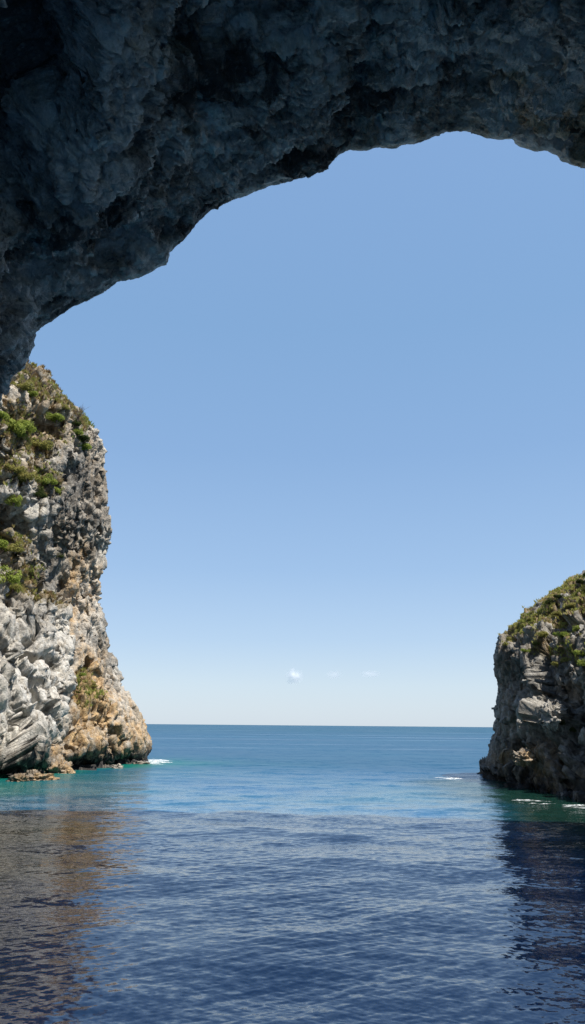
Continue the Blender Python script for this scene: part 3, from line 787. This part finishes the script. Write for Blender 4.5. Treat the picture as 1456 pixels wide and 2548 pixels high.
# ground cover nobody could count
def cover(name, surf, weight, n, hgt, mat, label, seed, blades=7):
    V, vx, vy, vz = surf
    rng = np.random.default_rng(seed)
    w = weight * (vx > -120) * (vx < 1640)
    k = rng.choice(len(V), n, p=w / w.sum())
    c = V[k] + rng.normal(0, 0.06, (n, 3))
    c = np.repeat(c, blades, 0); nb = len(c)
    a = rng.uniform(0, 6.28, nb); lean = rng.uniform(0.1, 0.75, nb)
    h = np.repeat(hgt * rng.uniform(.5, 1.3, n), blades) * rng.uniform(.6, 1.1, nb)
    dx = np.stack([np.cos(a), np.sin(a), 0 * a], 1)
    sd = np.stack([-np.sin(a), np.cos(a), 0 * a], 1) * (h * 0.13)[:, None]
    base = c + dx * (h * .15)[:, None]; base[:, 2] -= 0.05
    midp = base + dx * (h * lean * .4)[:, None] + np.array([0, 0, 1.0]) * (h * .6)[:, None]
    tip = base + dx * (h * lean)[:, None] + np.array([0, 0, 1.0]) * (h * .95)[:, None]
    VV = np.stack([base - sd, base + sd, midp + sd * .8, tip, midp - sd * .8], 1).reshape(-1, 3)
    Fq = np.arange(5 * nb).reshape(nb, 5)
    big = fbm((c / 3.5).astype(F32), seed + 3, 3) * 0.9
    sh = np.repeat(np.clip(0.5 + big + np.repeat(rng.normal(0, .14, n), blades) + rng.normal(0, .06, nb), 0, 1), 5)
    o = mesh_obj(name, VV, Fq, mat, smooth=False, attrs={'shade': sh})
    return tag(o, label, 'ground cover', kind='stuff')

LN = grid_normals(LEFT[0].reshape(-1, 640, 3)).reshape(-1, 3); LN = np.where(LN[:, :1] < 0, -LN, LN)
RN = grid_normals(RIGHT[0].reshape(-1, 520, 3)).reshape(-1, 3); RN = np.where(RN[:, 2:3] < 0, -RN, RN)
cover('dry_grass', LEFT, np.clip(LTURF, 0, 1) ** 1.5 * sstep(0.05, 0.6, LN[:, 2]), 13000, 0.44, M_DRY, 'sparse tan dry grass on the ledges of the tall sunlit cliff', 71)
cover('scrub', RIGHT, np.clip(RTURF, 0, 1) ** 1.5 * (0.15 + sstep(0.0, 0.6, RN[:, 2])), 14000, 0.27, M_SCRUB, 'low green and straw coloured scrub covering the top of the right cliff', 72)

# ------------------------------------------------------------------ boulders at the water line
def boulder(x, y, rpx, sc, mat_och, label, seed, surf=None, group='rocks at the foot of the cliffs'):
    if surf is None: c = on_water(x, y); c = np.array([c[0], c[1], 0.0])
    else: c = np.array(spot(surf, x, y))
    r = rpx * np.linalg.norm(c - CAM) / FPX
    nu, nv = 64, 40
    u = np.linspace(0, 2 * math.pi, nu, endpoint=False); v = np.linspace(0.001, math.pi - .001, nv)
    U, Vv = np.meshgrid(u, v)
    dirs = np.stack([np.sin(Vv) * np.cos(U), np.sin(Vv) * np.sin(U), np.cos(Vv)], -1).reshape(-1, 3)
    pp = (dirs * 1.3 + seed * 7.7).astype(F32)
    rr_ = 1 + 0.55 * facets(pp * 1.2, seed, 0.9) + 0.28 * facets(pp * 3.1, seed + 1, 1.0) + 0.16 * fbm(pp * 3, seed + 2, 4, .6, True)
    P = dirs * rr_[:, None] * r * np.array(sc)
    o = mesh_obj('boulder', P, grid_faces(nv, nu, flip=True, closed=True), mat_och[0], attrs={'ochre': np.full(len(P), mat_och[1]), 'pale': np.full(len(P), mat_och[2]), 'stain_shade': np.full(len(P), mat_och[3]), 'turf': np.zeros(len(P))})
    o.location = c; 
    return tag(o, label, 'rock', group)
boulder(48, 1944, 17, (1, .8, .75), (M_LEFT, 1, 0, .6), 'small brown rock at the left, standing alone in the water under the cliff', 3)
boulder(92, 1941, 26, (1.25, .8, .5), (M_LEFT, 1, 0, .35), 'long golden rock shelf at the foot of the left cliff', 4)
boulder(142, 1922, 34, (.85, .8, .85), (M_LEFT, 1, 0, .3), 'tallest golden rock at the foot of the left cliff', 5)
boulder(170, 1924, 13, (1.1, .8, .5), (M_LEFT, 1, 0, 0), 'low golden rock at the right end of the golden shelf', 6)
boulder(292, 1912, 11, (1.2, .8, .6), (M_LEFT, .5, .6, 0), 'small pale rock awash near the tip of the left cliff', 7)
boulder(352, 1901, 10, (1.6, .8, .5), (M_LEFT, .3, .2, .4), 'dark low rock beside the white foam at the left cliff tip', 8)
boulder(1210, 1925, 17, (.9, .9, 1.5), (M_RIGHT, .6, .2, .2), 'horned rock at the outer tip of the right cliff', 9)
boulder(1366, 1795, 22, (1, .8, 1.25), (M_LEFT, .1, .8, 0), 'pale boulder catching the sun on the shaded right cliff', 10, RIGHT)
boulder(1386, 1762, 11, (1.3, .9, .7), (M_LEFT, .2, .8, 0), 'small white rock just above the pale sunlit boulder', 11, RIGHT)
boulder(1298, 1896, 17, (1.2, .9, .9), (M_LEFT, 1, .1, 0), 'golden rock coloured as if sunlit, low on the shaded right cliff', 12, RIGHT)  # golden colour stands in for sun on this shaded ledge

# ------------------------------------------------------------------ foam
t = NT('sea foam')
fd = t.n('ShaderNodeBsdfDiffuse', Color=(0.80, 0.83, 0.84, 1))
lace = t.noise(t.n('ShaderNodeTexCoord').outputs['Object'], 5.0, 5, 0.7)
fa = t.math('MULTIPLY', t.attr('froth'), t.maprange(lace, 0.40, 0.58), True)
M_FOAM = t.done(t.n('ShaderNodeMixShader', i0=fa, i1=t.n('ShaderNodeBsdfTransparent').outputs[0], i2=fd.outputs[0]).outputs[0])
def foam(x0, x1, y0, y1, thr, label, seed, stretch=5.0, cell=0.16, env=1.0):
    a, b, c_, d_ = on_water(x0, y0), on_water(x1, y0), on_water(x0, y1), on_water(x1, y1)
    nx = int(np.linalg.norm(a - b) / cell); far_, near_ = a[1], c_[1]
    ny = int(abs(far_ - near_) / cell)
    gx = np.linspace(0, 1, nx); gy = np.linspace(0, 1, ny)
    GX, GY = np.meshgrid(gx, gy)
    x = np.where(True, (a[0] * (1 - GX) + b[0] * GX) * (1 - GY) + (c_[0] * (1 - GX) + d_[0] * GX) * GY, 0); y = far_ * (1 - GY) + near_ * GY
    sh_ = x.shape
    xf, yf = x.ravel().astype(F32), y.ravel().astype(F32)
    n = fbm(np.stack([xf / (0.5 * stretch), yf / 0.9, 0 * xf], 1), seed, 5, 0.62) + 0.5 * fbm(np.stack([xf / 0.5, yf / 0.4, 0 * xf], 1), seed + 9, 3, .6)
    e = np.clip(1 - ((GX * 2 - 1) ** 2 + (GY * 2 - 1) ** 2), 0, 1).ravel() ** 0.6 * env
    m_ = ((n + e * 0.75 - 0.4) > thr).reshape(sh_)
    R2 = np.hypot(xf, yf)
    z = sea_height(xf, yf, np.maximum(R2 * R2 * 0.9e-4, R2 * .00116)) + 0.05 + 0.10 * np.clip(n + e * .75 - .4 - thr, 0, 1)
    idx = np.arange(nx * ny).reshape(sh_)
    q = np.stack([idx[:-1, :-1], idx[1:, :-1], idx[1:, 1:], idx[:-1, 1:]], -1)[m_[:-1, :-1] & m_[1:, 1:]]
    used = np.unique(q); re = np.zeros(nx * ny, int); re[used] = np.arange(len(used))
    Vv = np.stack([xf, yf, z], 1)[used]; Vv[:, :2] += RNG.normal(0, cell * .25, (len(Vv), 2))
    val = (n + e * .75 - .4 - thr)[used]
    o = mesh_obj('foam', Vv, re[q], M_FOAM, attrs={'froth': sstep(0.0, 0.42, val)})
    return tag(o, label, 'foam', 'patches of white foam on the sea')
foam(335, 440, 1887, 1905, 0.02, 'white foam breaking at the tip of the left cliff', 501)
foam(1060, 1215, 1929, 1944, 0.2, 'thin broken line of foam off the tip of the right cliff', 502, cell=.14)
foam(1245, 1405, 1984, 2009, 0.33, 'sparkling streaks of foam in the dark water under the right cliff', 503, cell=.07)
foam(1370, 1530, 1996, 2018, 0.32, 'foam streaks at the right edge under the dark cliff', 504, cell=.07)

# ------------------------------------------------------------------ clouds
def cloud(x, y, wpx, hpx, dens, label, seed):
    D = 9000.0
    c = at_depth([x], [y], [D])[0]
    rx, rz = wpx / 2 * D / FPX, hpx / 2 * D / FPX
    t = NT('cloud vapour')
    oc = t.n('ShaderNodeTexCoord').outputs['Object']
    ln = t.n('ShaderNodeVectorMath', _operation='LENGTH', i0=oc).outputs['Value']
    nz = t.noise(t.n('ShaderNodeVectorMath', _operation='ADD', i0=oc, i1=(seed, seed, seed)).outputs[0], 1.6, 5, 0.6)
    v = t.math('SUBTRACT', t.math('ADD', t.math('SUBTRACT', 1.0, ln), t.math('MULTIPLY', t.math('SUBTRACT', nz, 0.5), 2.6)), 0.12, True)
    pv = t.n('ShaderNodeVolumePrincipled', Color=(1, 1, 1, 1), Density=t.math('MULTIPLY', v, dens), Anisotropy=0.2)
    t.t.links.new(pv.outputs[0], t.out.inputs['Volume'])
    nu, nv = 32, 20
    U, Vv = np.meshgrid(np.linspace(0, 2 * math.pi, nu, endpoint=False), np.linspace(0.001, math.pi - .001, nv))
    dirs = np.stack([np.sin(Vv) * np.cos(U), np.sin(Vv) * np.sin(U), np.cos(Vv)], -1).reshape(-1, 3)
    P = dirs * (1 + 0.5 * fbm((dirs * 1.6 + seed).astype(F32), seed, 3))[:, None]
    o = mesh_obj('cloud', P, grid_faces(nv, nu, flip=True, closed=True), t.m)
    o.location = c; o.scale = (rx, rx * .8, rz)
    return tag(o, label, 'cloud', 'small clouds above the horizon')
cloud(732, 1682, 48, 44, 0.024, 'small puffy white cloud, brightest of those over the horizon', 31)
cloud(832, 1679, 44, 26, 0.009, 'faint small cloud in the middle of the three over the horizon', 32)
cloud(922, 1677, 60, 20, 0.009, 'faint flat cloud streak rightmost over the horizon', 33)

# ------------------------------------------------------------------ light
EL = math.radians(63)
hz = Vector((0.86, -0.50, 0)).normalized()
to_sun = Vector((hz.x * math.cos(EL), hz.y * math.cos(EL), math.sin(EL)))
sl_ = bpy.data.lights.new('sun', 'SUN'); sl_.energy = 4.9; sl_.angle = math.radians(0.53); sl_.color = (1.0, 0.945, 0.86)
so = bpy.data.objects.new('sun', sl_); C.objects.link(so)
so.rotation_euler = to_sun.to_track_quat('Z', 'Y').to_euler(); so.location = (30, -10, 90)
w = bpy.data.worlds.new('World'); scene.world = w; w.use_nodes = True
nt = w.node_tree; nt.nodes.clear()
sk = nt.nodes.new('ShaderNodeTexSky'); sk.sky_type = 'NISHITA'; sk.sun_disc = False
sk.sun_elevation = EL; sk.sun_rotation = math.atan2(hz.x, hz.y)
sk.altitude = 0; sk.air_density = 1.0; sk.dust_density = 0.6; sk.ozone_density = 2.0
bg = nt.nodes.new('ShaderNodeBackground'); bg.inputs['Strength'].default_value = 0.13
wo = nt.nodes.new('ShaderNodeOutputWorld')
tcw = nt.nodes.new('ShaderNodeTexCoord'); sep = nt.nodes.new('ShaderNodeSeparateXYZ'); nt.links.new(tcw.outputs['Generated'], sep.inputs[0])
rp = nt.nodes.new('ShaderNodeValToRGB'); nt.links.new(sep.outputs[2], rp.inputs[0])      # hazy sea air: the colour of the sky by height
SKY = ((0.0, (.63, .73, .84)), (.05, (.585, .715, .85)), (.11, (.455, .62, .835)), (.2, (.345, .525, .79)), (.35, (.262, .44, .725)), (.5, (.232, .415, .695)), (.72, (.238, .41, .71)), (1.0, (.17, .30, .60)))
e = rp.color_ramp.elements
while len(e) < len(SKY): e.new(0.5)
for q_, (p_, c_) in zip(list(e), SKY): q_.position = p_; q_.color = (*c_, 1)
scl_ = nt.nodes.new('ShaderNodeVectorMath'); scl_.operation = 'SCALE'; nt.links.new(rp.outputs[0], scl_.inputs[0]); scl_.inputs['Scale'].default_value = 1 / (0.13 * 2 ** 0.6)
mxw = nt.nodes.new('ShaderNodeMix'); mxw.data_type = 'RGBA'; mxw.inputs[0].default_value = 0.85
nt.links.new(sk.outputs[0], mxw.inputs[6]); nt.links.new(scl_.outputs[0], mxw.inputs[7])
nt.links.new(mxw.outputs[2], bg.inputs[0]); nt.links.new(bg.outputs[0], wo.inputs[0])

vs = scene.view_settings
vs.view_transform = 'Standard'; vs.look = 'None'; vs.gamma = 1; vs.exposure = 0.6
cy = scene.cycles
cy.max_bounces = 12; cy.diffuse_bounces = 4; cy.glossy_bounces = 3; cy.transmission_bounces = 2; cy.volume_bounces = 10
cy.use_denoising = True; cy.denoising_prefilter = 'NONE'; cy.denoising_input_passes = 'RGB_ALBEDO_NORMAL'
cy.volume_max_steps = 64
